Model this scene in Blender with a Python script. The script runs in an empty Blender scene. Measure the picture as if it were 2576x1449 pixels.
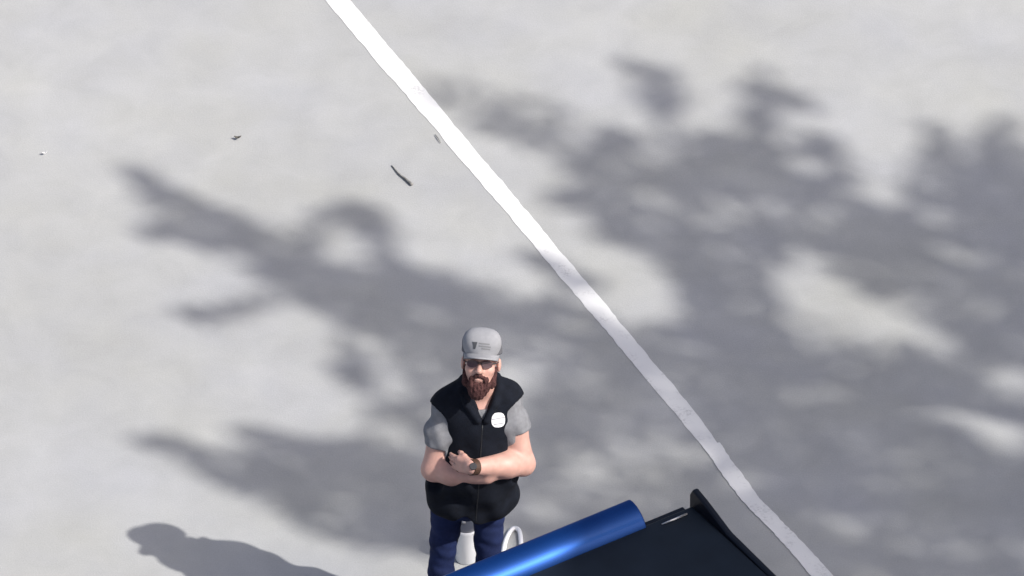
import bpy, bmesh, math, random
import numpy as np
from mathutils import Vector, Matrix
from mathutils.bvhtree import BVHTree

random.seed(7)
rng = np.random.default_rng(11)
SC = bpy.context.scene
COL = SC.collection

# ------------------------------------------------------------------ camera, sky, sun, exposure
DEP = math.radians(38.0)                 # how far the drone camera looks down
CD, SD = math.cos(DEP), math.sin(DEP)
DIST, PPM = 95.0, 520.0                  # slant range; photo pixels (2575 wide) per metre
TGT = Vector((0.149, 2.78, 0.0))
FWD = Vector((0, CD, -SD)); UPV = Vector((0, SD, CD)); RGT = Vector((1, 0, 0))
CAM = TGT - FWD * DIST
cam = bpy.data.cameras.new('camera'); camo = bpy.data.objects.new('camera', cam)
COL.objects.link(camo); camo.location = CAM
camo.rotation_euler = FWD.to_track_quat('-Z', 'Y').to_euler()
cam.sensor_width = 36.0; cam.lens = 36.0 * DIST / (2575 / PPM)
cam.clip_start = 1.0; cam.clip_end = 2000.0
SC.camera = camo

SUN = Vector((1.60, -0.86, 1.87)).normalized()
SUN_EL = math.asin(SUN.z); SUN_AZ = math.atan2(SUN.x, SUN.y)
KX, KY = SUN.x / SUN.z, SUN.y / SUN.z    # metres sideways per metre of height, towards the sun
world = bpy.data.worlds.new('World'); SC.world = world; world.use_nodes = True
nt = world.node_tree; nt.nodes.clear()
sky = nt.nodes.new('ShaderNodeTexSky'); sky.sky_type = 'NISHITA'; sky.sun_disc = False
sky.sun_elevation = SUN_EL; sky.sun_rotation = SUN_AZ
sky.air_density = 0.7; sky.dust_density = 4.0; sky.ozone_density = 0.6
bg = nt.nodes.new('ShaderNodeBackground'); bg.inputs['Strength'].default_value = 0.15
wo = nt.nodes.new('ShaderNodeOutputWorld')
nt.links.new(sky.outputs[0], bg.inputs[0]); nt.links.new(bg.outputs[0], wo.inputs[0])
sl = bpy.data.lights.new('sun', 'SUN'); sl.energy = 4.55; sl.angle = math.radians(0.6); sl.color = (1.0, 0.96, 0.91)
slo = bpy.data.objects.new('sun', sl); COL.objects.link(slo)
slo.rotation_euler = SUN.to_track_quat('Z', 'Y').to_euler(); slo.location = (20, -10, 25)
vs = SC.view_settings
vs.view_transform = 'Standard'; vs.look = 'None'; vs.gamma = 1.0; vs.use_curve_mapping = False
vs.exposure = 0.0

# ------------------------------------------------------------------ helpers
def at(px, py, z=0.0):
    """where the line of sight through a photo pixel meets the height z"""
    d = FWD + RGT * ((px - 1287.5) / (PPM * DIST)) + UPV * ((724.5 - py) / (PPM * DIST))
    return CAM + d * ((z - CAM.z) / d.z)

def tag(o, label=None, cat=None, group=None, kind=None):
    if label: o['label'] = label
    if cat: o['category'] = cat
    if group: o['group'] = group
    if kind: o['kind'] = kind
    return o

def mat(name, col, rough=0.7, metal=0.0, spec=0.5, var=0.0, scale=20.0, bump=0.0, bscale=200.0, coat=0.0, sheen=0.0, sss=0.0):
    m = bpy.data.materials.new(name); m.use_nodes = True
    n = m.node_tree.nodes; L = m.node_tree.links; p = n['Principled BSDF']
    p.inputs['Base Color'].default_value = (*col, 1); p.inputs['Roughness'].default_value = rough
    p.inputs['Metallic'].default_value = metal; p.inputs['Specular IOR Level'].default_value = spec
    p.inputs['Coat Weight'].default_value = coat; p.inputs['Coat Roughness'].default_value = 0.08
    p.inputs['Sheen Weight'].default_value = sheen
    tc = n.new('ShaderNodeTexCoord')
    if sss:
        p.inputs['Subsurface Weight'].default_value = sss; p.inputs['Subsurface Scale'].default_value = 0.01
        p.inputs['Subsurface Radius'].default_value = (1.0, 0.4, 0.25)
    if var:
        t = n.new('ShaderNodeTexNoise'); t.inputs['Scale'].default_value = scale; t.inputs['Detail'].default_value = 4
        L.new(tc.outputs['Object'], t.inputs['Vector'])
        r = n.new('ShaderNodeMapRange'); r.inputs['From Min'].default_value = 0.3; r.inputs['From Max'].default_value = 0.7
        r.inputs['To Min'].default_value = 1 - var; r.inputs['To Max'].default_value = 1 + var
        L.new(t.outputs['Fac'], r.inputs['Value'])
        mx = n.new('ShaderNodeVectorMath'); mx.operation = 'SCALE'; mx.inputs[0].default_value = col
        L.new(r.outputs[0], mx.inputs['Scale']); L.new(mx.outputs[0], p.inputs['Base Color'])
    if bump:
        t2 = n.new('ShaderNodeTexNoise'); t2.inputs['Scale'].default_value = bscale; t2.inputs['Detail'].default_value = 3
        L.new(tc.outputs['Object'], t2.inputs['Vector'])
        b = n.new('ShaderNodeBump'); b.inputs['Strength'].default_value = bump; b.inputs['Distance'].default_value = 0.004
        L.new(t2.outputs['Fac'], b.inputs['Height']); L.new(b.outputs[0], p.inputs['Normal'])
    return m

def obj(name, verts, faces, m, parent=None, smooth=True):
    me = bpy.data.meshes.new(name); me.from_pydata([tuple(v) for v in verts], [], [tuple(f) for f in faces]); me.update()
    if smooth: me.polygons.foreach_set('use_smooth', [True] * len(me.polygons))
    me.materials.append(m)
    o = bpy.data.objects.new(name, me); COL.objects.link(o)
    if parent: o.parent = parent
    return o

def bmobj(name, bm, m, parent=None, smooth=False, bevel=0.0, seg=2):
    bmesh.ops.recalc_face_normals(bm, faces=bm.faces[:])
    me = bpy.data.meshes.new(name); bm.to_mesh(me); bm.free()
    if smooth or bevel: me.polygons.foreach_set('use_smooth', [True] * len(me.polygons))
    me.materials.append(m)
    o = bpy.data.objects.new(name, me); COL.objects.link(o)
    if parent: o.parent = parent
    if bevel:
        b = o.modifiers.new('bevel', 'BEVEL'); b.width = bevel; b.segments = seg; b.limit_method = 'ANGLE'
        b.harden_normals = True
    return o

def box(bm, lo, hi):
    vs_ = [bm.verts.new((x, y, z)) for x in (lo[0], hi[0]) for y in (lo[1], hi[1]) for z in (lo[2], hi[2])]
    for f in ((0,1,3,2),(4,6,7,5),(0,4,5,1),(2,3,7,6),(0,2,6,4),(1,5,7,3)): bm.faces.new([vs_[i] for i in f])

def prism(bm, prof, x0, x1):
    """profile in (y, z) extruded along x"""
    a = [bm.verts.new((x0, y, z)) for y, z in prof]; b = [bm.verts.new((x1, y, z)) for y, z in prof]
    n = len(prof)
    bm.faces.new(a); bm.faces.new(b[::-1])
    for i in range(n): bm.faces.new((a[i], a[(i+1) % n], b[(i+1) % n], b[i]))

def tube(pts, radii, seg=8, wob=0.0):
    pts = [Vector(p) for p in pts]; V = []; F = []
    n0 = None
    for i, p in enumerate(pts):
        t = (pts[min(i+1, len(pts)-1)] - pts[max(i-1, 0)]).normalized()
        if n0 is None: n0 = t.orthogonal().normalized()
        n0 = (n0 - t * n0.dot(t)).normalized(); b0 = t.cross(n0)
        for k in range(seg):
            a = 2 * math.pi * k / seg; r = radii[i] * (1 + wob * math.sin(3.1 * i + 2 * a))
            V.append(p + (n0 * math.cos(a) + b0 * math.sin(a)) * r)
    for i in range(len(pts)-1):
        for k in range(seg):
            F.append((i*seg+k, i*seg+(k+1) % seg, (i+1)*seg+(k+1) % seg, (i+1)*seg+k))
    F.append(tuple(range(seg))[::-1]); F.append(tuple((len(pts)-1)*seg + k for k in range(seg)))
    return V, F

def smooth_path(pts, n=8):
    """Catmull-Rom through tuples of any length"""
    P = [np.array(p, float) for p in pts]; P = [2*P[0]-P[1]] + P + [2*P[-1]-P[-2]]; out = []
    for i in range(1, len(P)-2):
        for k in range(n):
            t = k / n
            out.append(0.5*((2*P[i]) + (-P[i-1]+P[i+1])*t + (2*P[i-1]-5*P[i]+4*P[i+1]-P[i+2])*t*t + (-P[i-1]+3*P[i]-3*P[i+1]+P[i+2])*t**3))
    out.append(P[-2]); return out

# ---- solid modelling on a grid: rounded cones and ellipsoids melted together, then skinned (surface nets)
class Clay:
    def __init__(self, lo, hi, res):
        self.lo = np.array(lo, np.float32); self.res = res
        self.n = [int(math.ceil((b - a) / res)) + 1 for a, b in zip(lo, hi)]
        self.D = np.full(self.n, 1.0, np.float32)
        self.ax = [np.float32(a + res * np.arange(n)) for a, n in zip(lo, self.n)]
    def _sl(self, lo, hi, pad):
        s = []
        for i in range(3):
            a = int(math.floor((lo[i] - pad - self.lo[i]) / self.res)); b = int(math.ceil((hi[i] + pad - self.lo[i]) / self.res)) + 1
            s.append(slice(max(a, 0), max(min(b, self.n[i]), 0)))
        return tuple(s)
    def _grid(self, s):
        return (self.ax[0][s[0]][:, None, None], self.ax[1][s[1]][None, :, None], self.ax[2][s[2]][None, None, :])
    def _put(self, s, d, k, sub):
        A = self.D[s]
        if sub:
            d = -d
            h = np.clip(0.5 - 0.5 * (A - d) / k, 0, 1) if k else None
            self.D[s] = (A + (d - A) * h + k * h * (1 - h)) if k else np.maximum(A, d)
        else:
            if k:
                h = np.clip(0.5 + 0.5 * (A - d) / k, 0, 1); self.D[s] = A + (d - A) * h - k * h * (1 - h)
            else: self.D[s] = np.minimum(A, d)
    def cone(self, a, b, ra, rb, k=0.03, sub=False, pad=0.07):
        a = np.array(a, np.float32); b = np.array(b, np.float32); r = max(ra, rb)
        s = self._sl(np.minimum(a, b) - r, np.maximum(a, b) + r, pad)
        X, Y, Z = self._grid(s); ba = b - a
        t = np.clip(((X-a[0])*ba[0] + (Y-a[1])*ba[1] + (Z-a[2])*ba[2]) / max(float(ba @ ba), 1e-9), 0, 1)
        d = np.sqrt((X-a[0]-t*ba[0])**2 + (Y-a[1]-t*ba[1])**2 + (Z-a[2]-t*ba[2])**2) - (ra + (rb-ra)*t)
        self._put(s, d.astype(np.float32), k, sub)
    def ell(self, c, r, k=0.03, R=None, sub=False, pad=0.07):
        c = np.array(c, np.float32); r = np.array(r, np.float32); m = float(max(r)) if R is not None else r
        s = self._sl(c - m, c + m, pad); X, Y, Z = self._grid(s); X = X-c[0]; Y = Y-c[1]; Z = Z-c[2]
        if R is not None:
            X, Y, Z = (R[0][0]*X+R[1][0]*Y+R[2][0]*Z, R[0][1]*X+R[1][1]*Y+R[2][1]*Z, R[0][2]*X+R[1][2]*Y+R[2][2]*Z)
        k0 = np.sqrt((X/r[0])**2 + (Y/r[1])**2 + (Z/r[2])**2); k1 = np.sqrt((X/r[0]**2)**2 + (Y/r[1]**2)**2 + (Z/r[2]**2)**2)
        d = k0 * (k0 - 1) / np.maximum(k1, 1e-6)
        self._put(s, d.astype(np.float32), k, sub)
    def cut(self, f, k=0.01):
        """remove where f(x, y, z) < 0 (f roughly a distance)"""
        s = (slice(None),) * 3; X, Y, Z = self._grid(s)
        self._put(s, (f(X, Y, Z) + 0*self.D).astype(np.float32), k, True)
    def ripple(self, f):
        X, Y, Z = self._grid((slice(None),) * 3); self.D += f(X, Y, Z).astype(np.float32)
    def mesh(self):
        D = self.D.copy(); D[0]=D[-1]=1; D[:,0]=D[:,-1]=1; D[:,:,0]=D[:,:,-1]=1
        S = D < 0; nx, ny, nz = D.shape
        cnt = np.zeros((nx-1, ny-1, nz-1), np.int8)
        for i in (0,1):
            for j in (0,1):
                for l in (0,1): cnt += S[i:nx-1+i, j:ny-1+j, l:nz-1+l]
        act = (cnt > 0) & (cnt < 8); idx = np.full(act.shape, -1, np.int64)
        C = np.argwhere(act); idx[act] = np.arange(len(C))
        acc = np.zeros((len(C), 3)); w = np.zeros(len(C))
        corners = [(i,j,l) for i in (0,1) for j in (0,1) for l in (0,1)]
        val = {c: D[C[:,0]+c[0], C[:,1]+c[1], C[:,2]+c[2]] for c in corners}
        for c in corners:
            for a in range(3):
                if c[a]: continue
                e = list(c); e[a] = 1; e = tuple(e); v0, v1 = val[c], val[e]
                x = (v0 < 0) != (v1 < 0); t = np.where(x, v0 / np.where(x, v0 - v1, 1), 0)
                p = np.array(c, float)[None].repeat(len(C), 0); p[:, a] += t
                acc += p * x[:, None]; w += x
        V = (C + acc / w[:, None]) * self.res + self.lo[None]
        F = []
        for a in range(3):
            b, c = (a+1) % 3, (a+2) % 3
            s0 = [slice(None)]*3; s1 = [slice(None)]*3; s0[a] = slice(0, -1); s1[a] = slice(1, None)
            A, B = S[tuple(s0)], S[tuple(s1)]
            E = np.argwhere(A != B); E = E[(E[:, b] > 0) & (E[:, c] > 0)]
            inside = A[E[:,0], E[:,1], E[:,2]]
            def g(db, dc):
                q = E.copy(); q[:, b] -= db; q[:, c] -= dc; return idx[q[:,0], q[:,1], q[:,2]]
            Q = np.stack([g(1,1), g(0,1), g(0,0), g(1,0)], 1)
            Q[~inside] = Q[~inside][:, ::-1]; F.append(Q)
        return V, np.concatenate(F)
    def build(self, name, m, parent=None, relax=1):
        V, F = self.mesh()
        if relax:
            for _ in range(relax):
                acc = np.zeros_like(V); w = np.zeros(len(V))
                for i in range(4):
                    a, b = F[:, i], F[:, (i+1) % 4]
                    np.add.at(acc, a, V[b]); np.add.at(w, a, 1); np.add.at(acc, b, V[a]); np.add.at(w, b, 1)
                V = 0.5 * V + 0.5 * acc / np.maximum(w, 1)[:, None]
        me = bpy.data.meshes.new(name)
        me.vertices.add(len(V)); me.vertices.foreach_set('co', V.astype(np.float32).ravel())
        me.loops.add(F.size); me.loops.foreach_set('vertex_index', F.astype(np.int32).ravel())
        me.polygons.add(len(F)); me.polygons.foreach_set('loop_start', np.arange(0, F.size, 4, dtype=np.int32))
        me.update(calc_edges=True); me.validate()
        me.polygons.foreach_set('use_smooth', [True] * len(me.polygons)); me.materials.append(m)
        o = bpy.data.objects.new(name, me); COL.objects.link(o)
        if parent: o.parent = parent
        return o

def patch(name, target, origin, right, up, outline, m, parent, thick=0.003, n=9):
    """a small flat emblem laid on a curved surface: outline = list of (a, b) metres, convex around its first point's fan centre"""
    me = target.data; bv = BVHTree.FromPolygons([v.co for v in me.vertices], [p.vertices for p in me.polygons])
    origin, right, up = Vector(origin), Vector(right).normalized(), Vector(up).normalized(); nrm = right.cross(up)
    cx = sum(a for a, b in outline)/len(outline); cy = sum(b for a, b in outline)/len(outline)
    rings = []; V = []; F = []
    dense = []
    for i in range(len(outline)):
        a, b = outline[i], outline[(i+1) % len(outline)]
        for k in range(3): dense.append((a[0]+(b[0]-a[0])*k/3, a[1]+(b[1]-a[1])*k/3))
    fr = [0.0, 0.35, 0.7, 1.0]
    def hit(a, b, lift):
        o = origin + right*a + up*b + nrm*0.12
        h = bv.ray_cast(o, -nrm, 0.4)
        q = h[0] if h[0] is not None else o - nrm*0.12
        return q + nrm*lift
    for f in fr[1:]:
        for a, b in dense: V.append(hit(cx+(a-cx)*f, cy+(b-cy)*f, thick))
    for a, b in dense: V.append(hit(a, b, -0.004))
    V.append(hit(cx, cy, thick)); c = len(V)-1; N = len(dense)
    for k in range(N): F.append((c, k, (k+1) % N))
    for r in range(3):
        for k in range(N): F.append((r*N+k, (r+1)*N+k, (r+1)*N+(k+1) % N, r*N+(k+1) % N))
    return obj(name, V, F, m, parent, smooth=False)

def disc(rx, ry, n=12, p=2.0):
    out = []
    for k in range(n):
        a = 2*math.pi*k/n; c, s = math.cos(a), math.sin(a)
        out.append((rx*math.copysign(abs(c)**(2/p), c), ry*math.copysign(abs(s)**(2/p), s)))
    return out

# ------------------------------------------------------------------ the pavement
def pavement_material():
    m = bpy.data.materials.new('weathered_asphalt'); m.use_nodes = True
    n = m.node_tree.nodes; L = m.node_tree.links; p = n['Principled BSDF']
    p.inputs['Roughness'].default_value = 0.9; p.inputs['Specular IOR Level'].default_value = 0.25
    tc = n.new('ShaderNodeTexCoord')
    def noise(scale, detail, lo, hi, fmin=0.3, fmax=0.7, rough=0.55, dist=0.0):
        t = n.new('ShaderNodeTexNoise'); t.inputs['Scale'].default_value = scale; t.inputs['Detail'].default_value = detail
        t.inputs['Roughness'].default_value = rough; t.inputs['Distortion'].default_value = dist
        L.new(tc.outputs['Object'], t.inputs['Vector'])
        r = n.new('ShaderNodeMapRange'); r.inputs['From Min'].default_value = fmin; r.inputs['From Max'].default_value = fmax
        r.inputs['To Min'].default_value = lo; r.inputs['To Max'].default_value = hi
        L.new(t.outputs['Fac'], r.inputs['Value']); return r.outputs[0], t
    def mul(a, b):
        k = n.new('ShaderNodeMath'); k.operation = 'MULTIPLY'; L.new(a, k.inputs[0]); L.new(b, k.inputs[1]); return k.outputs[0]
    big, _ = noise(0.6, 5, 0.94, 1.06)
    mid, _ = noise(4.0, 6, 0.94, 1.06, rough=.6, dist=.4)
    fine, tf = noise(140.0, 3, 0.93, 1.07)
    grit, _ = noise(420.0, 2, 0.95, 1.05)
    f = mul(mul(big, mid), mul(fine, grit))
    tint, _ = noise(1.3, 3, 0, 1)
    mix = n.new('ShaderNodeMix'); mix.data_type = 'RGBA'
    mix.inputs['A'].default_value = (0.398, 0.403, 0.388, 1); mix.inputs['B'].default_value = (0.386, 0.394, 0.406, 1)
    L.new(tint, mix.inputs['Factor'])
    sc = n.new('ShaderNodeVectorMath'); sc.operation = 'SCALE'
    L.new(mix.outputs['Result'], sc.inputs[0]); L.new(f, sc.inputs['Scale']); L.new(sc.outputs[0], p.inputs['Base Color'])
    b = n.new('ShaderNodeBump'); b.inputs['Strength'].default_value = 0.25; b.inputs['Distance'].default_value = 0.004
    L.new(tf.outputs['Fac'], b.inputs['Height']); L.new(b.outputs[0], p.inputs['Normal'])
    return m
M_ground = pavement_material()
g = obj('pavement', [(-350, -350, 0), (350, -350, 0), (350, 350, 0), (-350, 350, 0)], [(0, 1, 2, 3)], M_ground, smooth=False)
tag(g, kind='structure')

# painted stall line: two runs of paint that meet at a scuffed joint
def paint_material():
    m = mat('white_road_paint', (0.76, 0.76, 0.75), 0.75, bump=0.2, bscale=150)
    n = m.node_tree.nodes; L = m.node_tree.links; p = n['Principled BSDF']; tc = n['Texture Coordinate']
    def nz(scale, a, b):
        t = n.new('ShaderNodeTexNoise'); t.inputs['Scale'].default_value = scale; t.inputs['Detail'].default_value = 6; t.inputs['Roughness'].default_value = .65
        L.new(tc.outputs['Object'], t.inputs['Vector']); r = n.new('ShaderNodeMapRange')
        r.inputs['From Min'].default_value = a; r.inputs['From Max'].default_value = b; L.new(t.outputs['Fac'], r.inputs['Value']); return r.outputs[0]
    k = n.new('ShaderNodeMath'); k.operation = 'MULTIPLY'; L.new(nz(7, .52, .70), k.inputs[0]); L.new(nz(70, .45, .62), k.inputs[1])
    mx = n.new('ShaderNodeMix'); mx.data_type = 'RGBA'; mx.inputs['A'].default_value = (.77, .77, .765, 1); mx.inputs['B'].default_value = (.50, .50, .50, 1)
    L.new(k.outputs[0], mx.inputs['Factor']); L.new(mx.outputs['Result'], p.inputs['Base Color'])
    return m
M_paint = paint_material()
def stripe(name, left, right, z):
    """left and right edges as lists of photo pixels; edges a little uneven"""
    def dense(e):
        out = []
        for i in range(len(e)-1):
            n = max(2, int(math.hypot(e[i+1][0]-e[i][0], e[i+1][1]-e[i][1]) / 16))
            for k in range(n): out.append((e[i][0]+(e[i+1][0]-e[i][0])*k/n, e[i][1]+(e[i+1][1]-e[i][1])*k/n))
        out.append(e[-1]); return out
    a, b = dense(left), dense(right); n = 140; V = []; F = []
    for i in range(n):
        t = i/(n-1)
        for e, s in ((a, 1), (b, 2)):
            j = t*(len(e)-1); j0 = min(int(j), len(e)-2); f = j-j0
            x = e[j0][0]*(1-f)+e[j0+1][0]*f; y = e[j0][1]*(1-f)+e[j0+1][1]*f
            w = .8*math.sin(i*0.23+s*1.7) + .8*math.sin(i*0.61+s*4) + random.uniform(-1.5, 1.5)
            V.append(at(x+w, y))
    for v in V: v.z = z
    for i in range(n-1): F.append((2*i, 2*i+1, 2*i+3, 2*i+2))
    o = obj(name, V, F, M_paint, smooth=False); return tag(o, kind='structure')
stripe('parking_line', [(597,-255),(815,0),(1203,453),(1679,1018),(1770,1130)],
       [(666,-255),(880,0),(1259,453),(1733,1018),(1812,1124)], 0.002)
stripe('parking_line', [(1763,1120),(1862,1256),(1972,1370),(2085,1500),(2620,2120)],
       [(1809,1114),(1911,1256),(2024,1370),(2142,1500),(2690,2120)], 0.0035)

# ------------------------------------------------------------------ the tree that throws the shade (stands out of frame to the right)
def cap_d(x, y, pts):
    """soft membership of a polyline of (px, py, r)"""
    best = np.full(x.shape, 9.0)
    for (x0, y0, r0), (x1, y1, r1) in zip(pts[:-1], pts[1:]):
        dx, dy = x1-x0, y1-y0; t = np.clip(((x-x0)*dx + (y-y0)*dy) / max(dx*dx+dy*dy, 1e-6), 0, 1)
        best = np.minimum(best, np.hypot(x-x0-t*dx, y-y0-t*dy) / (r0+(r1-r0)*t))
    return best
def soft(d, e=0.25): return np.clip((1 + e - d) / (2*e), 0, 1)
def poly_in(x, y, P):
    ins = np.zeros(x.shape, bool); n = len(P)
    for i in range(n):
        (xa, ya), (xb, yb) = P[i], P[(i+1) % n]
        c = ((ya > y) != (yb > y)) & (x < (xb-xa)*(y-ya)/((yb-ya) if yb != ya else 1e-9)+xa); ins ^= c
    return ins
BOUGHS = [  # weight, centre line of a leafy bough's shade on the pavement
    (1.0, [(335,438,20),(400,490,34),(480,545,44),(600,600,50),(700,655,52),(790,705,62),(880,750,70),(1000,730,66),(1090,735,58),(1180,790,55)]),
    (.9, [(375,580,17),(440,578,24),(540,565,26)]),
    (.65, [(470,788,17),(540,792,22),(640,770,20),(740,720,24)]),
    (.95, [(785,650,34),(797,575,32),(850,528,26),(915,540,26),(955,590,30),(940,635,26)]),
    (.85, [(860,770,46),(920,800,30),(1010,825,52),(1100,830,76),(1160,870,80)]),
    (1.0, [(862,890,32),(900,930,44),(925,960,30)]),
    (.6, [(930,1042,18),(1000,1040,26),(1080,1030,40)]),
    (.34, [(1020,900,40),(1060,980,50),(1090,1060,60)]),
    (.7, [(1220,720,22),(1235,735,18)]),
    (.8, [(1340,660,20),(1400,700,26),(1500,700,16)]),
    (.7, [(1200,780,36),(1300,800,34),(1420,790,40),(1500,830,60)]),
    (.75, [(345,1100,13),(420,1122,20),(520,1160,32),(620,1200,44),(740,1235,58),(850,1270,60),(980,1290,70),(1080,1290,70)]),
    (.95, [(588,1085,13),(650,1105,24),(720,1140,46),(800,1160,60),(900,1150,56),(980,1180,66),(1070,1230,80)]),
    (.6, [(800,1320,30),(900,1340,40),(1060,1340,60)]),
    (.34, [(1075,225,20),(1160,260,40),(1260,300,44),(1360,340,40),(1440,380,30)]),
    (.25, [(1300,262,36),(1430,290,26)]),
    (.85, [(1585,175,22),(1625,200,40),(1665,235,40),(1690,260,20)]),
    (.35, [(1665,260,24),(1672,350,24)]),
    (.95, [(1905,215,34),(1920,260,42),(1900,330,46)]),
    (.4, [(1990,230,24),(2030,260,24)]),
    (.95, [(1530,360,46),(1560,400,60),(1500,460,80)]),
    (.9, [(1780,360,40),(1880,370,60),(1800,430,80)]),
    (.7, [(2030,360,30),(2090,370,30),(2110,440,50)]),
    (.75, [(2350,330,20),(2360,380,40),(2330,470,70)]),
    (.75, [(2540,330,30),(2470,390,50),(2540,460,90)]),
    (.85, [(1400,490,22),(1500,520,34),(1600,590,40),(1700,640,50),(1760,720,60)]),
]
MASS = [(1480,440),(1600,420),(1740,370),(1860,330),(1960,360),(2010,430),(2130,440),(2200,530),(2290,520),(2340,430),(2450,420),(2575,400),
        (3600,300),(4600,500),(4700,2300),(820,2300),(820,1640),(960,1590),(1240,1570),(1330,1420),(1270,1300),(1290,1100),(1290,800),(1340,790),(1480,810),(1560,840),(1690,815),
        (1750,740),(1720,660),(1640,600),(1560,540),(1450,510)]
GAPS = [  # strength, light patches inside the shade
    (.7, [(1800,528,20),(1860,555,22)]), (.45, [(1970,520,30),(2040,560,30)]), (.4, [(1590,480,26),(1650,540,30)]),
    (1.0, [(2005,715,40),(2090,725,44),(2140,780,54),(2225,820,54)]), (.6, [(2030,790,36),(2060,830,34)]),
    (.62, [(2325,835,36),(2350,880,34)]), (.9, [(2400,1030,26),(2480,1055,40),(2540,1090,40)]), (.65, [(2500,940,20),(2575,970,26)]),
    (.65, [(2070,1312,22),(2120,1318,22)]), (.6, [(1490,1178,24),(1570,1165,26)]), (.5, [(1580,1090,26),(1590,1150,24)]),
    (.45, [(1680,1140,22),(1730,1135,22)]), (.35, [(1740,900,40),(1760,950,40)]), (.45, [(1340,858,26),(1410,850,22)]),
    (.35, [(1085,805,24),(1150,815,24)]), (.5, [(1345,1290,30),(1410,1310,24)]), (.4, [(2360,640,24),(2430,655,18)]),
    (.45, [(2330,540,22),(2380,570,22)]), (.5, [(2180,600,30),(2260,640,26)]), (.3, [(1650,1250,30),(1500,1260,40)]), (.4, [(840,1262,26),(880,1270,22)]),
    (.4, [(1330,950,50),(1440,960,50)]), (.35, [(1900,470,20),(1950,450,20)]), (.5, [(2080,520,30),(2120,500,20)]), (.3, [(1650,720,30),(1640,800,40)]),
]
def g_noise(x, y, s, seed):
    r = np.random.default_rng(seed); v = np.zeros(np.shape(x))
    for _ in range(7):
        a = r.uniform(0, 2*math.pi); f = r.uniform(0.6, 1.6)/s; v = v + np.sin(2*math.pi*f*(x*math.cos(a)+y*math.sin(a)) + r.uniform(0, 6.3))
    return v / 7
def shade(px, py):
    x = px + 24*g_noise(px, py, 150, 1) + 20*g_noise(px, py, 55, 2); y = py + 20*g_noise(px, py, 150, 3) + 18*g_noise(px, py, 55, 4)
    s = poly_in(x, y, MASS).astype(float) * np.clip(0.80 + 0.45*g_noise(px, py, 240, 5) + 0.75*g_noise(px, py, 95, 6) + 0.6*g_noise(px, py, 48, 7), 0.06, 1.2)
    for w, P in BOUGHS: s = np.maximum(s, w*soft(cap_d(x, y, P))*np.clip(.95 + .5*g_noise(px, py, 60, 9), .5, 1.2))
    for w, P in GAPS: s = s * (1 - min(1, w*1.35)*soft(cap_d(x, y, [(a, b, r+18) for a, b, r in P]), 0.4))
    # a gap in the crown towards the sun as seen from where the man stands
    return s
def to_px(X, Y):
    v0, v1, v2 = X - CAM.x, Y - CAM.y, -CAM.z
    dep = v1*FWD.y + v2*FWD.z; return 1287.5 + v0/dep*DIST*PPM, 724.5 - (v1*UPV.y + v2*UPV.z)/dep*DIST*PPM

M_bark = mat('oak_bark', (0.09, 0.07, 0.055), 0.9, var=0.3, scale=12, bump=0.8, bscale=30)
M_leaf = mat('oak_leaf', (0.055, 0.085, 0.03), 0.55, var=0.35, scale=3)
TX, TY = 11.8, -2.8
tree = bpy.data.objects.new('oak_tree', None); COL.objects.link(tree); tree.location = (TX, TY, 0)
tag(tree, 'tall leafy oak beside the parking bay whose boughs shade the pavement', 'tree')
def up_at(px, py, h):
    h = h + 2.0
    gp = at(px, py); return Vector((gp.x + KX*h - TX, gp.y + KY*h - TY, h))
tv, tf_ = tube(smooth_path([(0,0,0),(.05,.02,1.6),(-.08,.1,3.6),(.10,.05,4.6),(.05,.1,6.0)], 4), list(np.linspace(.34, .2, 17)), 14, 0.05)
obj('trunk', tv, tf_, M_bark, tree)
FORK = Vector((.05, .1, 5.8))
LIMBS = [  # (px, py, height) along the shade they throw
    [(2350,1000,7.4),(1600,880,8.0),(1150,780,8.4),(880,745,8.6),(600,605,8.7),(345,445,8.8)],
    [(2300,1250,7.2),(1500,1330,7.9),(1000,1260,8.3),(700,1225,8.5),(400,1115,8.6)],
    [(2500,620,7.6),(1980,600,8.3),(1750,480,8.6),(1650,230,8.8)],
    [(2550,760,7.8),(2200,560,8.5),(1930,400,8.9),(1915,230,9.0)],
    [(2300,640,7.5),(1760,590,8.2),(1500,430,8.6),(1250,300,8.8)],
    [(2900,600,8.0),(2500,500,9.0),(2360,380,9.4)],
    [(3200,900,8.2),(3600,600,9.4),(3900,400,9.8)],
    [(3100,1300,8.0),(3700,1500,9.0),(4200,1600,9.4)],
    [(2800,1500,7.4),(2300,1800,8.2),(1900,2050,8.6)],
]
LV, LF = [], []
for Lm in LIMBS:
    pts = [tuple(FORK) , tuple(FORK.lerp(up_at(*Lm[0]), .55) + Vector((0, 0, .3)))] + [tuple(up_at(*p)) for p in Lm]
    P = smooth_path(pts, 5); V, F = tube(P, list(np.linspace(.10, .007, len(P))), 7)
    b = len(LV); LV += V; LF += [tuple(i+b for i in f) for f in F]
obj('limb', LV, LF, M_bark, tree)
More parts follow.
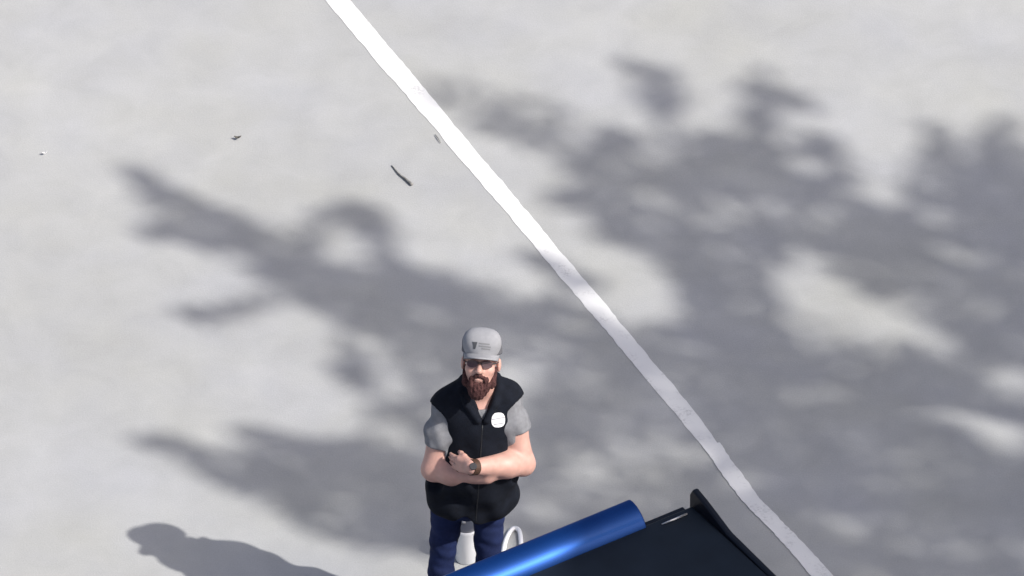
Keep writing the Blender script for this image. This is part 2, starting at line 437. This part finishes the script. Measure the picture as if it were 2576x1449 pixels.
def crown():
    NC = 260000
    px = rng.uniform(250, 4700, NC); py = rng.uniform(130, 2300, NC)
    S = shade(px, py)
    inside = (px < 2640)
    # sparser far from the frame
    keep = rng.uniform(0, 1, NC) < np.where(inside, S, 0.55*S) * 0.30
    px, py = px[keep], py[keep]
    ddx = RGT.x; 
    d1 = FWD.y + UPV.y*(724.5-py)/(PPM*DIST); d2 = FWD.z + UPV.z*(724.5-py)/(PPM*DIST); d0 = (px-1287.5)/(PPM*DIST)
    t = -CAM.z/d2; GX = CAM.x + d0*t; GY = CAM.y + d1*t
    # keep the way to the sun open for the man (he is sunlit): the strip his own shadow falls on
    along = (-GX*0.888 + GY*0.46); perp = np.abs(GX*0.46 + GY*0.888)
    k2 = ~((perp < 0.40) & (along > 0.8) & (along < 2.2)); GX, GY = GX[k2], GY[k2]
    n = len(GX)
    h = 10.4 + 1.3*g_noise(GX, GY, 2.2, 8) + rng.normal(0, .6, n)
    C = np.stack([GX + KX*h - TX, GY + KY*h - TY, h], 1)
    a = rng.normal(0, 1, (n, 3)); a[:, 2] *= .5; a /= np.linalg.norm(a, axis=1)[:, None]
    u = rng.normal(0, 1, (n, 3)); u -= a*(u*a).sum(1)[:, None]; u /= np.linalg.norm(u, axis=1)[:, None]
    nn = np.cross(a, u); ln = rng.uniform(.045, .085, n)[:, None]; wd = ln*rng.uniform(.38, .55, n)[:, None]
    V = np.stack([C - a*ln, C - a*ln*.2 + u*wd + nn*.008, C + a*ln, C - a*ln*.2 - u*wd + nn*.008], 1).reshape(-1, 3)
    F = np.arange(4*n).reshape(-1, 4)
    me = bpy.data.meshes.new('crown'); me.vertices.add(4*n); me.vertices.foreach_set('co', V.astype(np.float32).ravel())
    me.loops.add(4*n); me.loops.foreach_set('vertex_index', F.astype(np.int32).ravel())
    me.polygons.add(n); me.polygons.foreach_set('loop_start', np.arange(0, 4*n, 4, dtype=np.int32))
    me.update(calc_edges=True); me.materials.append(M_leaf)
    o = bpy.data.objects.new('crown', me); COL.objects.link(o); o.parent = tree
    print('leaves', n); return o
crown()

# ------------------------------------------------------------------ the truck
M_black = mat('black_vinyl', (0.008, 0.013, 0.022), 0.55, spec=0.3, var=0.2, scale=6)
M_navy = mat('dark_body_paint', (0.006, 0.008, 0.015), 0.45, spec=0.3)
M_blue = mat('metallic_blue_paint', (0.004, 0.048, 0.22), 0.40, metal=0.7, coat=0.1, var=0.10, scale=260)
M_tyre = mat('tyre_rubber', (0.02, 0.02, 0.02), 0.85)
M_rim = mat('alloy', (0.5, 0.5, 0.52), 0.3, metal=0.9)
M_glass = mat('dark_window_glass', (0.01, 0.012, 0.015), 0.05)
M_red = mat('red_lamp', (0.35, 0.01, 0.01), 0.2)
M_trim = mat('bright_trim', (0.55, 0.56, 0.58), 0.35, metal=0.6)
truck = bpy.data.objects.new('pickup_truck', None); COL.objects.link(truck)
tag(truck, 'dark pickup truck with a glossy blue tailgate panel, beside the white line', 'truck')
# local frame: x to the truck's right, y towards its front, z up; origin under a rear corner of the bed
cor = at(1752, 1262, 1.31)
ang = math.atan2(-0.836, 0.548)                 # heading
truck.location = (cor.x, cor.y, 0); truck.rotation_euler = (0, 0, ang - math.pi/2)
W = 1.9
bm = bmesh.new(); box(bm, (-W+.06, 0.02, .62), (-.06, 1.75, 1.29)); bmobj('bed', bm, M_navy, truck, bevel=.01)
bm = bmesh.new(); prism(bm, [(0.0, 1.292),(0.02, 1.312),(1.74, 1.335),(1.75, 1.295)], -W+.036, -.036); bmobj('bed_cover', bm, M_black, truck, bevel=.006)
for x0, x1 in ((-.034, 0.0), (-W, -W+.034)):
    bm = bmesh.new()
    prism(bm, [(-.015,.60),(-.015,1.36),(0.01,1.405),(.10,1.388),(.30,1.335),(.75,1.322),(1.78,1.338),(1.78,.60)], x0, x1)
    s = bmobj('side_panel', bm, M_navy, truck, bevel=.012)
bm = bmesh.new(); box(bm, (-W+.07, -.012, .62), (-.07, .016, 1.306)); bmobj('rear_sill', bm, M_navy, truck, bevel=.006)
# the blue rounded upper panel of the tailgate
bm = bmesh.new(); prof = []
prof = [(.040,1.285),(.034,1.312),(.022,1.335),(.004,1.355),(-.020,1.372),(-.050,1.385),(-.082,1.390),(-.108,1.386),(-.122,1.372),(-.126,1.345),(-.116,1.290),(-.060,1.275)]
prism(bm, prof, -W+.30, -.30); tg = bmobj('tailgate_panel', bm, M_blue, truck, bevel=.008)
bm = bmesh.new(); box(bm, (-W+.28, -.05, .70), (-.28, -.016, 1.27)); bmobj('tailgate', bm, M_blue, truck, bevel=.01)
V, F = tube([(-.095,.06,1.320),(-.17,.062,1.320),(-.235,.06,1.320)], [.005,.006,.003], 6); obj('trim_strip', V, F, M_trim, truck)
bm = bmesh.new(); box(bm, (-W+.05, -.20, .46), (-.05, -.02, .62)); bmobj('bumper', bm, M_trim, truck, bevel=.03)
for x in (-.19, -W+.06):
    bm = bmesh.new(); box(bm, (x, -.045, .82), (x+.13, -.0155, 1.2)); bmobj('tail_lamp', bm, M_red, truck, bevel=.01)
bm = bmesh.new(); prism(bm, [(1.80,.55),(1.80,1.30),(1.86,1.34),(2.05,1.86),(2.25,1.90),(3.25,1.88),(3.45,1.84),(4.05,1.28),(5.2,1.17),(5.42,1.05),(5.45,.55)], -W+.02, -.02)
bmobj('cab', bm, M_blue, truck, bevel=.06, seg=3)
for x in (-.019, -W+.019):
    for y0, y1 in ((2.1, 2.75), (2.83, 3.5)):
        bm = bmesh.new(); prism(bm, [(y0, 1.36),(y0+.1, 1.76),(y1-.08, 1.76),(y1+.12 if y1 > 3 else y1, 1.36)], min(x, x+math.copysign(.012, x+1)), max(x, x+math.copysign(.012, x+1)))
        bmobj('side_window', bm, M_glass, truck)
bm = bmesh.new(); prism(bm, [(1.855,1.36),(1.865,1.34),(2.05,1.82),(2.03,1.83)], -W+.2, -.2); bmobj('rear_window', bm, M_glass, truck)
bm = bmesh.new(); prism(bm, [(3.50,1.82),(3.52,1.835),(4.04,1.32),(4.02,1.31)], -W+.12, -.12); bmobj('windscreen', bm, M_glass, truck)
for x in (-.12, -W+.12):
    for y in (.95, 4.55):
        bm = bmesh.new(); bmesh.ops.create_cone(bm, cap_ends=True, segments=28, radius1=.39, radius2=.39, depth=.26, matrix=Matrix.Translation((x, y, .39)) @ Matrix.Rotation(math.pi/2, 4, 'Y'))
        ty = bmobj('wheel', bm, M_tyre, truck, bevel=.04)
        bm = bmesh.new(); bmesh.ops.create_cone(bm, cap_ends=True, segments=20, radius1=.24, radius2=.22, depth=.275, matrix=Matrix.Translation((x, y, .39)) @ Matrix.Rotation(math.pi/2, 4, 'Y'))
        bmobj('rim', bm, M_rim, ty, bevel=.01)

for ch in [o for o in bpy.data.objects if o.parent and (o.parent == truck or o.parent.parent == truck)]:
    ch.data.transform(Matrix.Scale(-1, 4, (1, 0, 0))); ch.data.flip_normals()   # built for the other side: mirror across the length

# ------------------------------------------------------------------ the man
M_skin = mat('skin', (0.57, 0.335, 0.275), 0.5, var=0.10, scale=25, sss=0.12)
M_vest = mat('black_fleece', (0.006, 0.008, 0.014), 0.9, spec=0.2, var=0.25, scale=30, bump=0.4, bscale=260)
M_shirt = mat('grey_jersey', (0.21, 0.215, 0.23), 0.9, spec=0.2, var=0.12, scale=40, bump=0.3, bscale=200)
M_jeans = mat('dark_denim', (0.016, 0.026, 0.085), 0.85, spec=0.2, var=0.25, scale=14, bump=0.3, bscale=300)
M_beard = mat('auburn_hair', (0.070, 0.032, 0.031), 0.95, spec=0.2, var=0.6, scale=110, bump=1.0, bscale=260)
M_cap = mat('grey_cap_cloth', (0.30, 0.305, 0.325), 0.9, spec=0.2, var=0.05, scale=60)
M_mark = mat('dark_stitching', (0.06, 0.065, 0.075), 0.8)
M_faint = mat('grey_stitching', (0.20, 0.205, 0.215), 0.8)
M_under = mat('brim_underside', (0.05, 0.05, 0.055), 0.9)
M_zip = mat('black_zip', (0.012, 0.013, 0.016), 0.5)
M_thread = mat('pale_grey_thread', (0.34, 0.34, 0.37), 0.8)
M_white = mat('white_stitching', (0.80, 0.80, 0.82), 0.7)
M_lens = mat('tinted_lens', (0.085, 0.048, 0.052), 0.15)
M_leather = mat('brown_leather', (0.06, 0.030, 0.018), 0.6)
M_shoe = mat('shoe_suede', (0.05, 0.045, 0.04), 0.8)
M_sole = mat('shoe_sole', (0.4, 0.4, 0.4), 0.8)
M_eye = mat('eye', (0.5, 0.45, 0.42), 0.3)

HT = math.radians(30); HY = math.radians(-4); HR = math.radians(2)
HC = Vector((0.004, -0.012, 1.735))
_R = Matrix.Rotation(HY, 3, 'Z') @ Matrix.Rotation(-HT, 3, 'X') @ Matrix.Rotation(HR, 3, 'Y')
hxv = _R @ Vector((1, 0, 0)); hfv = _R @ Vector((0, -1, 0)); huv = _R @ Vector((0, 0, 1))
def H(x, f, u): return tuple(HC + hxv*x + hfv*f + huv*u)
RH = [[hxv[i], hfv[i], huv[i]] for i in range(3)]

SHL, ELL, WRL = (.122, .035, 1.480), (.200, -.080, 1.190), (-.035, -.245, 1.300)     # his left arm (right in the picture)
SHR, ELR, WRR = (-.152, .03, 1.44), (-.218, -.070, 1.150), (.030, -.195, 1.205)
def torso(c, e):
    c.ell((-.03, .02, .95), (.165+e, .12+e, .14+e), .05)
    c.ell((-.012, -.035, 1.14), (.172+e, .138+e, .18+e), .06)
    c.ell((0, .02, 1.34), (.185+e, .125+e, .17+e), .06)
    c.cone((-.128, .035, 1.435), (.105, .04, 1.475), .066+e, .066+e, .05)
    c.cone((-.13, .045, 1.465), (-.03, .05, 1.56), .05+e, .045+e, .04)
    c.cone((.12, .05, 1.495), (.03, .05, 1.56), .05+e, .045+e, .04)
def arm(c, S, E, Wr, e=0.0, k=.03):
    c.cone(S, E, .064+e, .056+e, k); c.ell(tuple(np.array(S)*.55+np.array(E)*.45), (.06+e, .062+e, .10+e), k)
    E_, W_ = np.array(E), np.array(Wr); mid = E_*.68 + W_*.32
    c.cone(E, tuple(mid), .052+e, .060+e, k); c.cone(tuple(mid), Wr, .060+e, .036+e, k)
def hand(c, Wr, d, n, th, curl, L=1.0, spread=1.0):
    """d: along the hand, n: out of its back, th: towards the thumb"""
    Wr = Vector(Wr); d = Vector(d).normalized(); th = Vector(th); th = (th - d*th.dot(d)).normalized(); n = Vector(n); n = (n - d*n.dot(d) - th*n.dot(th)).normalized()
    for o, r in ((.028, .017), (.010, .018), (-.010, .017), (-.027, .015)):
        c.cone(tuple(Wr + d*.01 + th*o*.6), tuple(Wr + d*.088*L + th*o), .018, r, .018, pad=.03)
    for o, ln, a0 in ((.031, .072, 0), (.011, .080, -.05), (-.010, .076, 0), (-.029, .060, .08)):
        p = Wr + d*.088*L + th*o; a = curl*.35
        for seg, r0, r1 in ((.45, .0105, .0095), (.32, .0095, .0088), (.23, .0088, .0078)):
            q = p + (d*math.cos(a) - n*math.sin(a) + th*o*.25)*ln*seg*1.12
            c.cone(tuple(p), tuple(q), r0, r1, .004, pad=.02); p = q; a += curl*.55
    p = Wr + d*.02 + th*.024
    for dd, ln, r0, r1 in (((d*.85 + th*.38 - n*.25), .042, .016, .013), ((d*.92 + th*.2 - n*.35), .032, .0125, .011), ((d*.95 - th*.05 - n*.4), .024, .011, .009)):
        q = p + dd.normalized()*ln; c.cone(tuple(p), tuple(q), r0, r1, .008, pad=.02); p = q
LEGS = (((-.150, .02, .90), (-.186, -.02, .50), (-.190, .04, .085)), ((.040, .02, .90), (.036, -.02, .50), (.045, .04, .085)))
def legs(c, e, low=False):
    for hip, kn, an in LEGS:
        c.cone(hip, kn, .072+e, .048+e, .02); c.cone(kn, an, .048+e, .042+e, .03)

c = Clay((-.34, -.36, -.0), (.34, .24, 1.93), .0058)
torso(c, 0); legs(c, 0)
for hip, kn, an in LEGS: c.cone((an[0], .05, .05), (an[0]-.0, -.12, .045), .04, .034, .03)
c.cone((0, .055, 1.50), H(0, -.03, -.06), .062, .058, .03)
# head
c.ell(H(0, -.012, .045), (.077, .096, .085), .02, RH); c.ell(H(0, .030, -.035), (.066, .068, .088), .03, RH)
c.ell(H(0, .062, -.095), (.040, .030, .028), .03, RH); c.ell(H(0, .080, .034), (.056, .020, .014), .015, RH)
for s in (-1, 1):
    c.ell(H(s*.042, .064, -.018), (.027, .026, .024), .02, RH); c.ell(H(s*.084, -.012, -.004), (.011, .021, .034), .008, RH)
    c.ell(H(s*.033, .104, .012), (.019, .014, .012), .012, RH, sub=True)
c.cone(H(0, .092, .016), H(0, .118, -.020), .009, .014, .010); c.ell(H(0, .106, -.024), (.021, .012, .010), .010, RH)
c.ell(H(0, .096, -.062), (.025, .012, .009), .008, RH)
arm(c, SHL, ELL, WRL); arm(c, SHR, ELR, WRR)
hand(c, WRL, (-.74, .62, -.26), (-.62, -.72, .3), (-.1, .3, 1), .35, .9)
hand(c, WRR, (.80, .45, .05), (.4, -1, .1), (0, 0, 1), 0.3)
man = c.build('person', M_skin)
tag(man, 'bearded man in grey cap and black vest standing with folded arms', 'person')

wr = lambda X, Y, Z: .0035*np.sin(38*Z + 9*X + 5*Y) + .0025*np.sin(71*Z - 40*X + 17*Y) + .002*np.sin(95*X + 31*Z)
# shirt with short sleeves
c = Clay((-.34, -.30, .98), (.34, .22, 1.62), .006)
torso(c, .010)
for S, E, tcut in ((SHL, ELL, .46), (SHR, ELR, .58)):
    S, E = np.array(S), np.array(E); q = S + (E - S)*tcut
    c.cone(tuple(S), tuple(q), .073, .076, .03); c.ell(tuple(S*.6+E*.4), (.074, .077, .08), .03)
c.ripple(wr)
for S, E, tcut in ((SHL, ELL, .50), (SHR, ELR, .62)):
    S, E = np.array(S), np.array(E); d = (E-S)/np.linalg.norm(E-S); q = S + (E-S)*tcut
    sg = np.sign(S[0])
    c.cut(lambda X, Y, Z: np.maximum((X-q[0])*d[0]+(Y-q[1])*d[1]+(Z-q[2])*d[2], sg*X-.15)*0 + np.maximum(-((X-q[0])*d[0]+(Y-q[1])*d[1]+(Z-q[2])*d[2]), .165 - sg*X), .004)
c.cut(lambda X, Y, Z: np.sqrt((X-.0)**2 + (Y+.01)**2*1.0 + (Z-1.575)**2) - .095, .006)
c.cut(lambda X, Y, Z: Z - 1.2 + 0*X, .01)
c.ell((-.01, -.16, 1.25), (.13, .13, .12), .01, sub=True)
c.build('shirt', M_shirt, man)

# fleece vest
c = Clay((-.36, -.32, .82), (.33, .26, 1.66), .006)
torso(c, .022)
c.cone((-.158, .03, 1.440), (-.07, .035, 1.455), .084, .084, .02); c.cone((.124, .035, 1.482), (.05, .04, 1.48), .084, .085, .02)
c.ell((-.032, .0, .975), (.212, .160, .23), .05)
c.ell((-.070, -.02, .94), (.185, .142, .11), .04)
c.ripple(lambda X, Y, Z: (.007*np.sin(22*Z + 14*X + 2*np.sin(7*X)) + .004*np.sin(49*Z - 21*X + 8*Y) + .003*np.sin(60*X + 13*Z)) * np.clip((1.5 - Z)*3, .15, 1))
for S, E in ((SHL, ELL), (SHR, ELR)):
    S, E = np.array(S), np.array(E); q = S + (E - S)*.13 + np.array([np.sign(S[0])*.026, -.006, 0]); c.cone(tuple(q), tuple(E + (E-S)*.2), .074, .066, .015, sub=True)
    c.cone(tuple(q), tuple(q + np.array([np.sign(S[0])*.2, -.03, -.10])), .074, .10, .015, sub=True)
c.cut(lambda X, Y, Z: np.maximum(Y - .02, (np.abs(X - .012)*1.95 + 1.452 - Z)*.45), .006)   # the open neck
c.cut(lambda X, Y, Z: np.sqrt(X**2 + (Y - .04)**2 + ((Z - 1.64)*.8)**2) - .085, .006)
hem = lambda X: .046*np.exp(-((X+.072)/.05)**2) + .872 + .018*np.clip((-.03 - X)/.04, 0, 1) + .055*np.clip((X - .06)/.15, 0, 1)**1.3 + .030*np.clip((-.17 - X)/.09, 0, 1)**1.5
c.cut(lambda X, Y, Z: (Z - hem(X))*.9, .008)
for s, zz in ((-1, 0), (1, .012)):
    pts = [(s*.030, .115, 1.575), (s*.078, .075, 1.580+zz), (s*.088, .01, 1.560+zz), (s*.064+.004, -.055, 1.520), (s*.020+.010, -.098, 1.462)]
    for a, b in zip(pts[:-1], pts[1:]): c.cone(a, b, .017, .017, .008)
vest = c.build('vest', M_vest, man)
b_out = disc(.033, .035, 16, 2.7)
bo = Vector((.086, -.095, 1.462)); bn = Vector((.12, -.82, .56)).normalized(); br = Vector((1, .12, 0)); br = (br - bn*br.dot(bn)).normalized(); bu = bn.cross(br)
bdg = patch('emblem', vest, bo, br, bu, b_out, M_white, vest, .004)
patch('emblem_bar', vest, bo + bu*.006, br, bu, [(-.030,-.003),(.030,.002),(.030,.006),(-.030,.001)], M_thread, vest, .0062)
patch('emblem_bar', vest, bo - bu*.018, br, bu, [(-.022,-.003),(.022,-.001),(.022,.003),(-.022,.001)], M_thread, vest, .0062)
zb = BVHTree.FromPolygons([v.co for v in vest.data.vertices], [p.vertices for p in vest.data.polygons])
zp = []
for z in np.linspace(1.44, .88, 30):
    h = zb.ray_cast(Vector((.011 - (1.45-z)*.06, -.6, z)), Vector((0, 1, 0)))
    if h[0]: zp.append(h[0] + Vector((0, .001, 0)))
V, F = tube(zp, [.0035]*len(zp), 6); obj('zipper', V, F, M_zip, vest)

# jeans
c = Clay((-.33, -.22, .04), (.25, .22, 1.04), .0065)
c.ell((-.04, .02, .93), (.172, .125, .13), .04); legs(c, .009)
c.ripple(lambda X, Y, Z: .0022*np.sin(38*Z + 35*X + 2*np.sin(9*Z)) + .002*np.sin(33*Z - 60*X + 20*Y) + .0012*np.sin(110*Z + 49*X))
c.cut(lambda X, Y, Z: Z - .07 + 0*X, .004)
c.build('jeans', M_jeans, man)
for hip, kn, an in LEGS:
    c = Clay((an[0]-.09, -.24, -.01), (an[0]+.09, .16, .17), .006)
    c.cone((an[0], .06, .055), (an[0], -.13, .042), .052, .045, .02); c.ell((an[0], -.08, .04), (.052, .11, .045), .02); c.cone((an[0], .045, .06), (an[0], .04, .12), .055, .055, .02)
    c.cut(lambda X, Y, Z: Z - .012 + 0*X, .004)
    sh = c.build('shoe', M_shoe, man)
    bm = bmesh.new(); n = 24
    bot = []; top = []
    for k in range(n):
        a = 2*math.pi*k/n; x = an[0] + .052*math.cos(a)*(1 - .12*math.sin(a)); y = -.035 + .155*-math.sin(a)
        bot.append(bm.verts.new((x, y, .001))); top.append(bm.verts.new((x, y, .022)))
    bm.faces.new(bot[::-1]); bm.faces.new(top)
    for k in range(n): bm.faces.new((bot[k], bot[(k+1) % n], top[(k+1) % n], top[k]))
    bmobj('sole', bm, M_sole, sh)

# beard and moustache
c = Clay(tuple(np.array(HC) - .26), tuple(np.array(HC) + .16), .0045)
c.ell(H(0, .060, -.098), (.054, .046, .036), .02, RH); c.ell(H(0, .064, -.114), (.043, .038, .046), .02, RH)
c.ell(H(-.008, .064, -.136), (.030, .026, .028), .02, RH)
for s in (-1, 1):
    c.cone(H(s*.068, .018, -.018), H(s*.058, .045, -.085), .012, .024, .015); c.cone(H(s*.004, .108, -.043), H(s*.036, .092, -.064), .010, .011, .008)
    c.cone(H(s*.036, .092, -.064), H(s*.036, .085, -.09), .011, .016, .01)
c.ell(H(0, .112, -.064), (.018, .022, .007), .006, RH, sub=True)
c.ripple(lambda X, Y, Z: (.0014)*np.sin(260*X + 90*Z) * np.sin(70*Z + 40*Y) + .0016*np.sin(390*X - 60*Z + 100*Y))
c.build('beard', M_beard, man, relax=0)

# cap
c = Clay(tuple(np.array(HC) - np.array([.15, .17, .15])), tuple(np.array(HC) + np.array([.15, .2, .24])), .0045)
c.ell(H(0, -.012, .062), (.093, .110, .098), .02, RH); c.ell(H(0, .034, .100), (.080, .066, .068), .025, RH); c.cone(H(-.034, .044, .116), H(.034, .044, .116), .052, .052, .03)
o_, u_, f_ = np.array(H(0, 0, .050)), np.array(huv), np.array(hfv)
c.cut(lambda X, Y, Z: (X-o_[0])*u_[0]+(Y-o_[1])*u_[1]+(Z-o_[2])*u_[2], .004)
cap = c.build('cap', M_cap, man)
c = Clay(tuple(np.array(HC) - np.array([.15, .17, .15])), tuple(np.array(HC) + np.array([.15, .2, .24])), .0045)
c.ell(H(0, -.012, .062), (.0952, .1122, .1002), .02, RH); c.ell(H(0, .034, .100), (.0822, .0682, .0702), .025, RH); c.cone(H(-.034, .044, .116), H(.034, .044, .116), .0542, .0542, .03)
c.cut(lambda X, Y, Z: (X-o_[0])*u_[0]+(Y-o_[1])*u_[1]+(Z-o_[2])*u_[2], .004)
q_ = np.array(H(0, .058, .05)); n_ = f_*.94 + u_*.34
c.cut(lambda X, Y, Z: -((X-q_[0])*n_[0]+(Y-q_[1])*n_[1]+(Z-q_[2])*n_[2]), .003)
c.build('back_panel', mat('cap_mesh_with_shade', (0.13, 0.132, 0.145), .9, spec=.2, var=.25, scale=160), cap)  # darker mesh cloth; its colour also carries the shade on the cap's side
# stitched seams and button
cb = BVHTree.FromPolygons([v.co for v in cap.data.vertices], [p.vertices for p in cap.data.polygons])
for az in ():
    pts = []
    for e in np.linspace(8, 82, 14):
        a, el = math.radians(az), math.radians(e)
        d = hxv*(math.sin(a)*math.cos(el)) + hfv*(math.cos(a)*math.cos(el)) + huv*math.sin(el)
        h = cb.ray_cast(Vector(H(0, 0, .05)) + d*.4, -d)
        if h[0]: pts.append(h[0] + d*.0005)
    V, F = tube(pts, [.0022]*len(pts), 5); obj('seam', V, F, M_faint, cap)
# brim
V = []; F = []; NA, NR = 21, 6
for side in (0, 1):
    for i in range(NA):
        t = -1 + 2*i/(NA-1); a = t*math.radians(72)
        for j in range(NR):
            r = j/(NR-1)
            x = .090*math.sin(a)*(1 - .04*r); f = -.012 + .108*math.cos(a) + .078*r*(max(math.cos(t*math.pi/2), 0)**.55)
            u = .059 - .026*t*t*(0.4 + .6*r) - .010*r
            V.append(H(x, f, u - (.004 if side else 0)))
for i in range(NA-1):
    for j in range(NR-1):
        q = (i*NR+j, (i+1)*NR+j, (i+1)*NR+j+1, i*NR+j+1); F.append(q); F.append(tuple(k+NA*NR for k in q[::-1]))
    k = i*NR+NR-1; F.append((k, k+NR, k+NR+NA*NR, k+NA*NR))
brim = obj('brim', V, F, M_cap, cap)
uo = []; 
V2 = [Vector(v) - huv*.0015 for v in V[NA*NR:]]
obj('brim_underside', V2, [(i*NR+j, i*NR+j+1, (i+1)*NR+j+1, (i+1)*NR+j) for i in range(NA-1) for j in range(NR-1)], M_under, brim)
lo = Vector(H(0, .10, .098)); ln = (hfv*.97 + huv*.25).normalized(); lu = (huv - ln*huv.dot(ln)).normalized(); lr = hxv
lr = lu.cross(ln)
patch('emblem', cap, lo, lr, lu, [(-.042,.014),(-.018,.014),(-.022,-.004),(-.026,-.018),(-.035,-.018),(-.037,-.002)], M_mark, cap, .002)
for dy, x0, x1 in ((.009, -.010, .040), (-.003, -.010, .046), (-.014, .004, .044)):
    patch('emblem_text', cap, lo, lr, lu, [(x0, dy-.003), (x1, dy-.004), (x1, dy+.002), (x0, dy+.003)], M_faint, cap, .002)

# glasses: two tinted lenses, bridge and temples
V, F = tube([H(-.010, .113, .016), H(0, .116, .019), H(.010, .113, .016)], [.0025]*3, 6); gl = obj('glasses', V, F, M_under, man)
for s in (-1, 1):
    bm = bmesh.new(); pts = disc(.026, .018, 16, 2.6); fr = []; bk = []
    for a, b in pts:
        x = s*.034 + a; y = .112 - abs(x)**2*4.2; fr.append(bm.verts.new(H(x, y, .011 + b))); bk.append(bm.verts.new(H(x, y-.003, .011 + b)))
    bm.faces.new(fr); bm.faces.new(bk[::-1])
    for k in range(16): bm.faces.new((fr[k], fr[(k+1) % 16], bk[(k+1) % 16], bk[k]))
    bmobj('lens', bm, M_lens, gl)
    V, F = tube([H(s*.060, .097, .016), H(s*.078, .05, .014), H(s*.085, -.01, .012)], [.0025]*3, 6); obj('temple', V, F, M_under, gl)
    bm = bmesh.new(); bmesh.ops.create_uvsphere(bm, u_segments=10, v_segments=8, radius=.012, matrix=Matrix.Translation(H(s*.033, .086, .012))); bmobj('eye', bm, M_eye, man, smooth=True)

# wrist band
wd = (Vector(WRL) - Vector(ELL)).normalized(); w0 = Vector(WRL) - wd*.004
e1 = wd.orthogonal().normalized(); e2 = wd.cross(e1); V = []; F = []; n = 24
for r, off in ((.0335, -.017), (.039, -.017), (.039, .017), (.0335, .017)):
    for k in range(n):
        a = 2*math.pi*k/n; V.append(w0 + wd*off + (e1*math.cos(a) + e2*math.sin(a))*r)
for q in range(4):
    for k in range(n): F.append((q*n+k, q*n+(k+1) % n, ((q+1) % 4)*n+(k+1) % n, ((q+1) % 4)*n+k))
wb = obj('wristwatch', V, F, M_leather, man, smooth=False)
fc = w0 + Vector((0, -.028, .028)); bm = bmesh.new()
bmesh.ops.create_cone(bm, cap_ends=True, segments=18, radius1=.018, radius2=.016, depth=.010, matrix=Matrix.Translation(fc) @ Vector((0, -.7, .7)).to_track_quat('Z', 'Y').to_matrix().to_4x4())
bmobj('watch_face', bm, M_under, wb)

# ------------------------------------------------------------------ small things on the ground
M_tub = mat('white_plastic', (0.78, 0.79, 0.82), 0.4)
M_lid = mat('grey_lid', (0.085, 0.09, 0.11), 0.45)
tb = at(1172, 1323, .20); tub = bpy.data.objects.new('white_tub', None); COL.objects.link(tub); tub.location = (tb.x, tb.y, 0)
tag(tub, 'white tub with a dark grey lid, seen between the man\'s legs', 'tub')
def lathe(prof, n=28):
    V = []; F = []
    for r, z in prof:
        for k in range(n): V.append((r*math.cos(2*math.pi*k/n), r*math.sin(2*math.pi*k/n), z))
    for i in range(len(prof)-1):
        for k in range(n): F.append((i*n+k, i*n+(k+1) % n, (i+1)*n+(k+1) % n, (i+1)*n+k))
    F.append(tuple(range(n))[::-1]); F.append(tuple((len(prof)-1)*n+k for k in range(n))); return V, F
V, F = lathe([(.046,.0),(.050,.004),(.056,.175),(.0585,.185),(.0585,.198),(.055,.200),(.053,.192)]); obj('body', V, F, M_tub, tub)
V, F = lathe([(.0525,.186),(.0525,.197),(.050,.201),(.030,.203),(.004,.203)]); ld = obj('lid', V, F, M_lid, tub)
V, F = lathe([(.010,.203),(.010,.209),(.007,.211)], 14); V = [(x-.012, y+.02, z) for x, y, z in V]; obj('lid_spot', V, F, mat('pale_lid_spot', (.3,.31,.33), .4), ld)  # small pale raised disc, off-centre on the lid

M_cord = mat('white_cord', (0.80, 0.81, 0.84), 0.45)
cp = [at(1262,1425),at(1268,1380),at(1276,1354),at(1288,1336),at(1299,1334),at(1307,1344),at(1310,1375),at(1306,1420),at(1290,1450),at(1268,1440)]
P = smooth_path([(p.x, p.y, .0115) for p in cp] , 6); V, F = tube(P, [.0112]*len(P), 8)
tag(obj('cord_loop', V, F, M_cord), 'thin white loop of cord lying right of the man\'s legs', 'cord')

M_twig = mat('weathered_twig', (0.22, 0.215, 0.205), 0.9, var=.3, scale=60)
a, b, c_, d_ = at(985,418), at(1003,440), at(1018,452), at(1036,468)
P = smooth_path([(p.x, p.y, z) for p, z in ((a,.004),(b,.007),(c_,.008),(d_,.009))], 5)
V, F = tube(P, list(np.linspace(.0025, .0075, len(P))), 7, .2); tag(obj('twig', V, F, M_twig), 'dark bent twig lying on the pavement left of the white line', 'twig')
a, b = at(1094,341), at(1108,362)
V, F = tube([(a.x,a.y,.006),((a.x+b.x)/2,(a.y+b.y)/2+.004,.009),(b.x,b.y,.006)], [.0015,.003,.0015], 6)
tag(obj('twig', V, F, M_twig), 'tiny dark twig touching the left edge of the white line', 'twig')
M_dry = mat('dry_leaf', (0.12, 0.115, 0.10), 0.8, var=.3, scale=50)
def fallen_leaf(px, py, ln, wdt, ang_, m, label, cat='leaf', name='fallen_leaf', lift=.012):
    p = at(px, py); V = []; F = []; n = 8
    for i in range(n+1):
        t = i/n; w = wdt*math.sin(math.pi*min(max(t, .03), .97))**.8; z = .004 + lift*(t-.4)**2*4
        for s in (-1, 0, 1): V.append(((t-.5)*ln, s*w, z + (.006 if s else 0)))
    for i in range(n):
        for j in range(2): F.append((i*3+j, i*3+j+1, i*3+j+4, i*3+j+3))
    o = obj(name, V, F, m); o.location = (p.x, p.y, .004); o.rotation_euler = (0, 0, ang_)
    s = o.modifiers.new('thickness', 'SOLIDIFY'); s.thickness = .0015
    tag(o, label, cat)
fallen_leaf(598, 352, .036, .010, -.3, M_dry, 'small dry grey leaf alone on the bright pavement upper left')
fallen_leaf(112, 390, .026, .007, .2, mat('pale_scrap', (.75,.75,.74), .7), 'pale paper scrap on the bright pavement near the left edge', 'scrap', 'paper_scrap', .006)
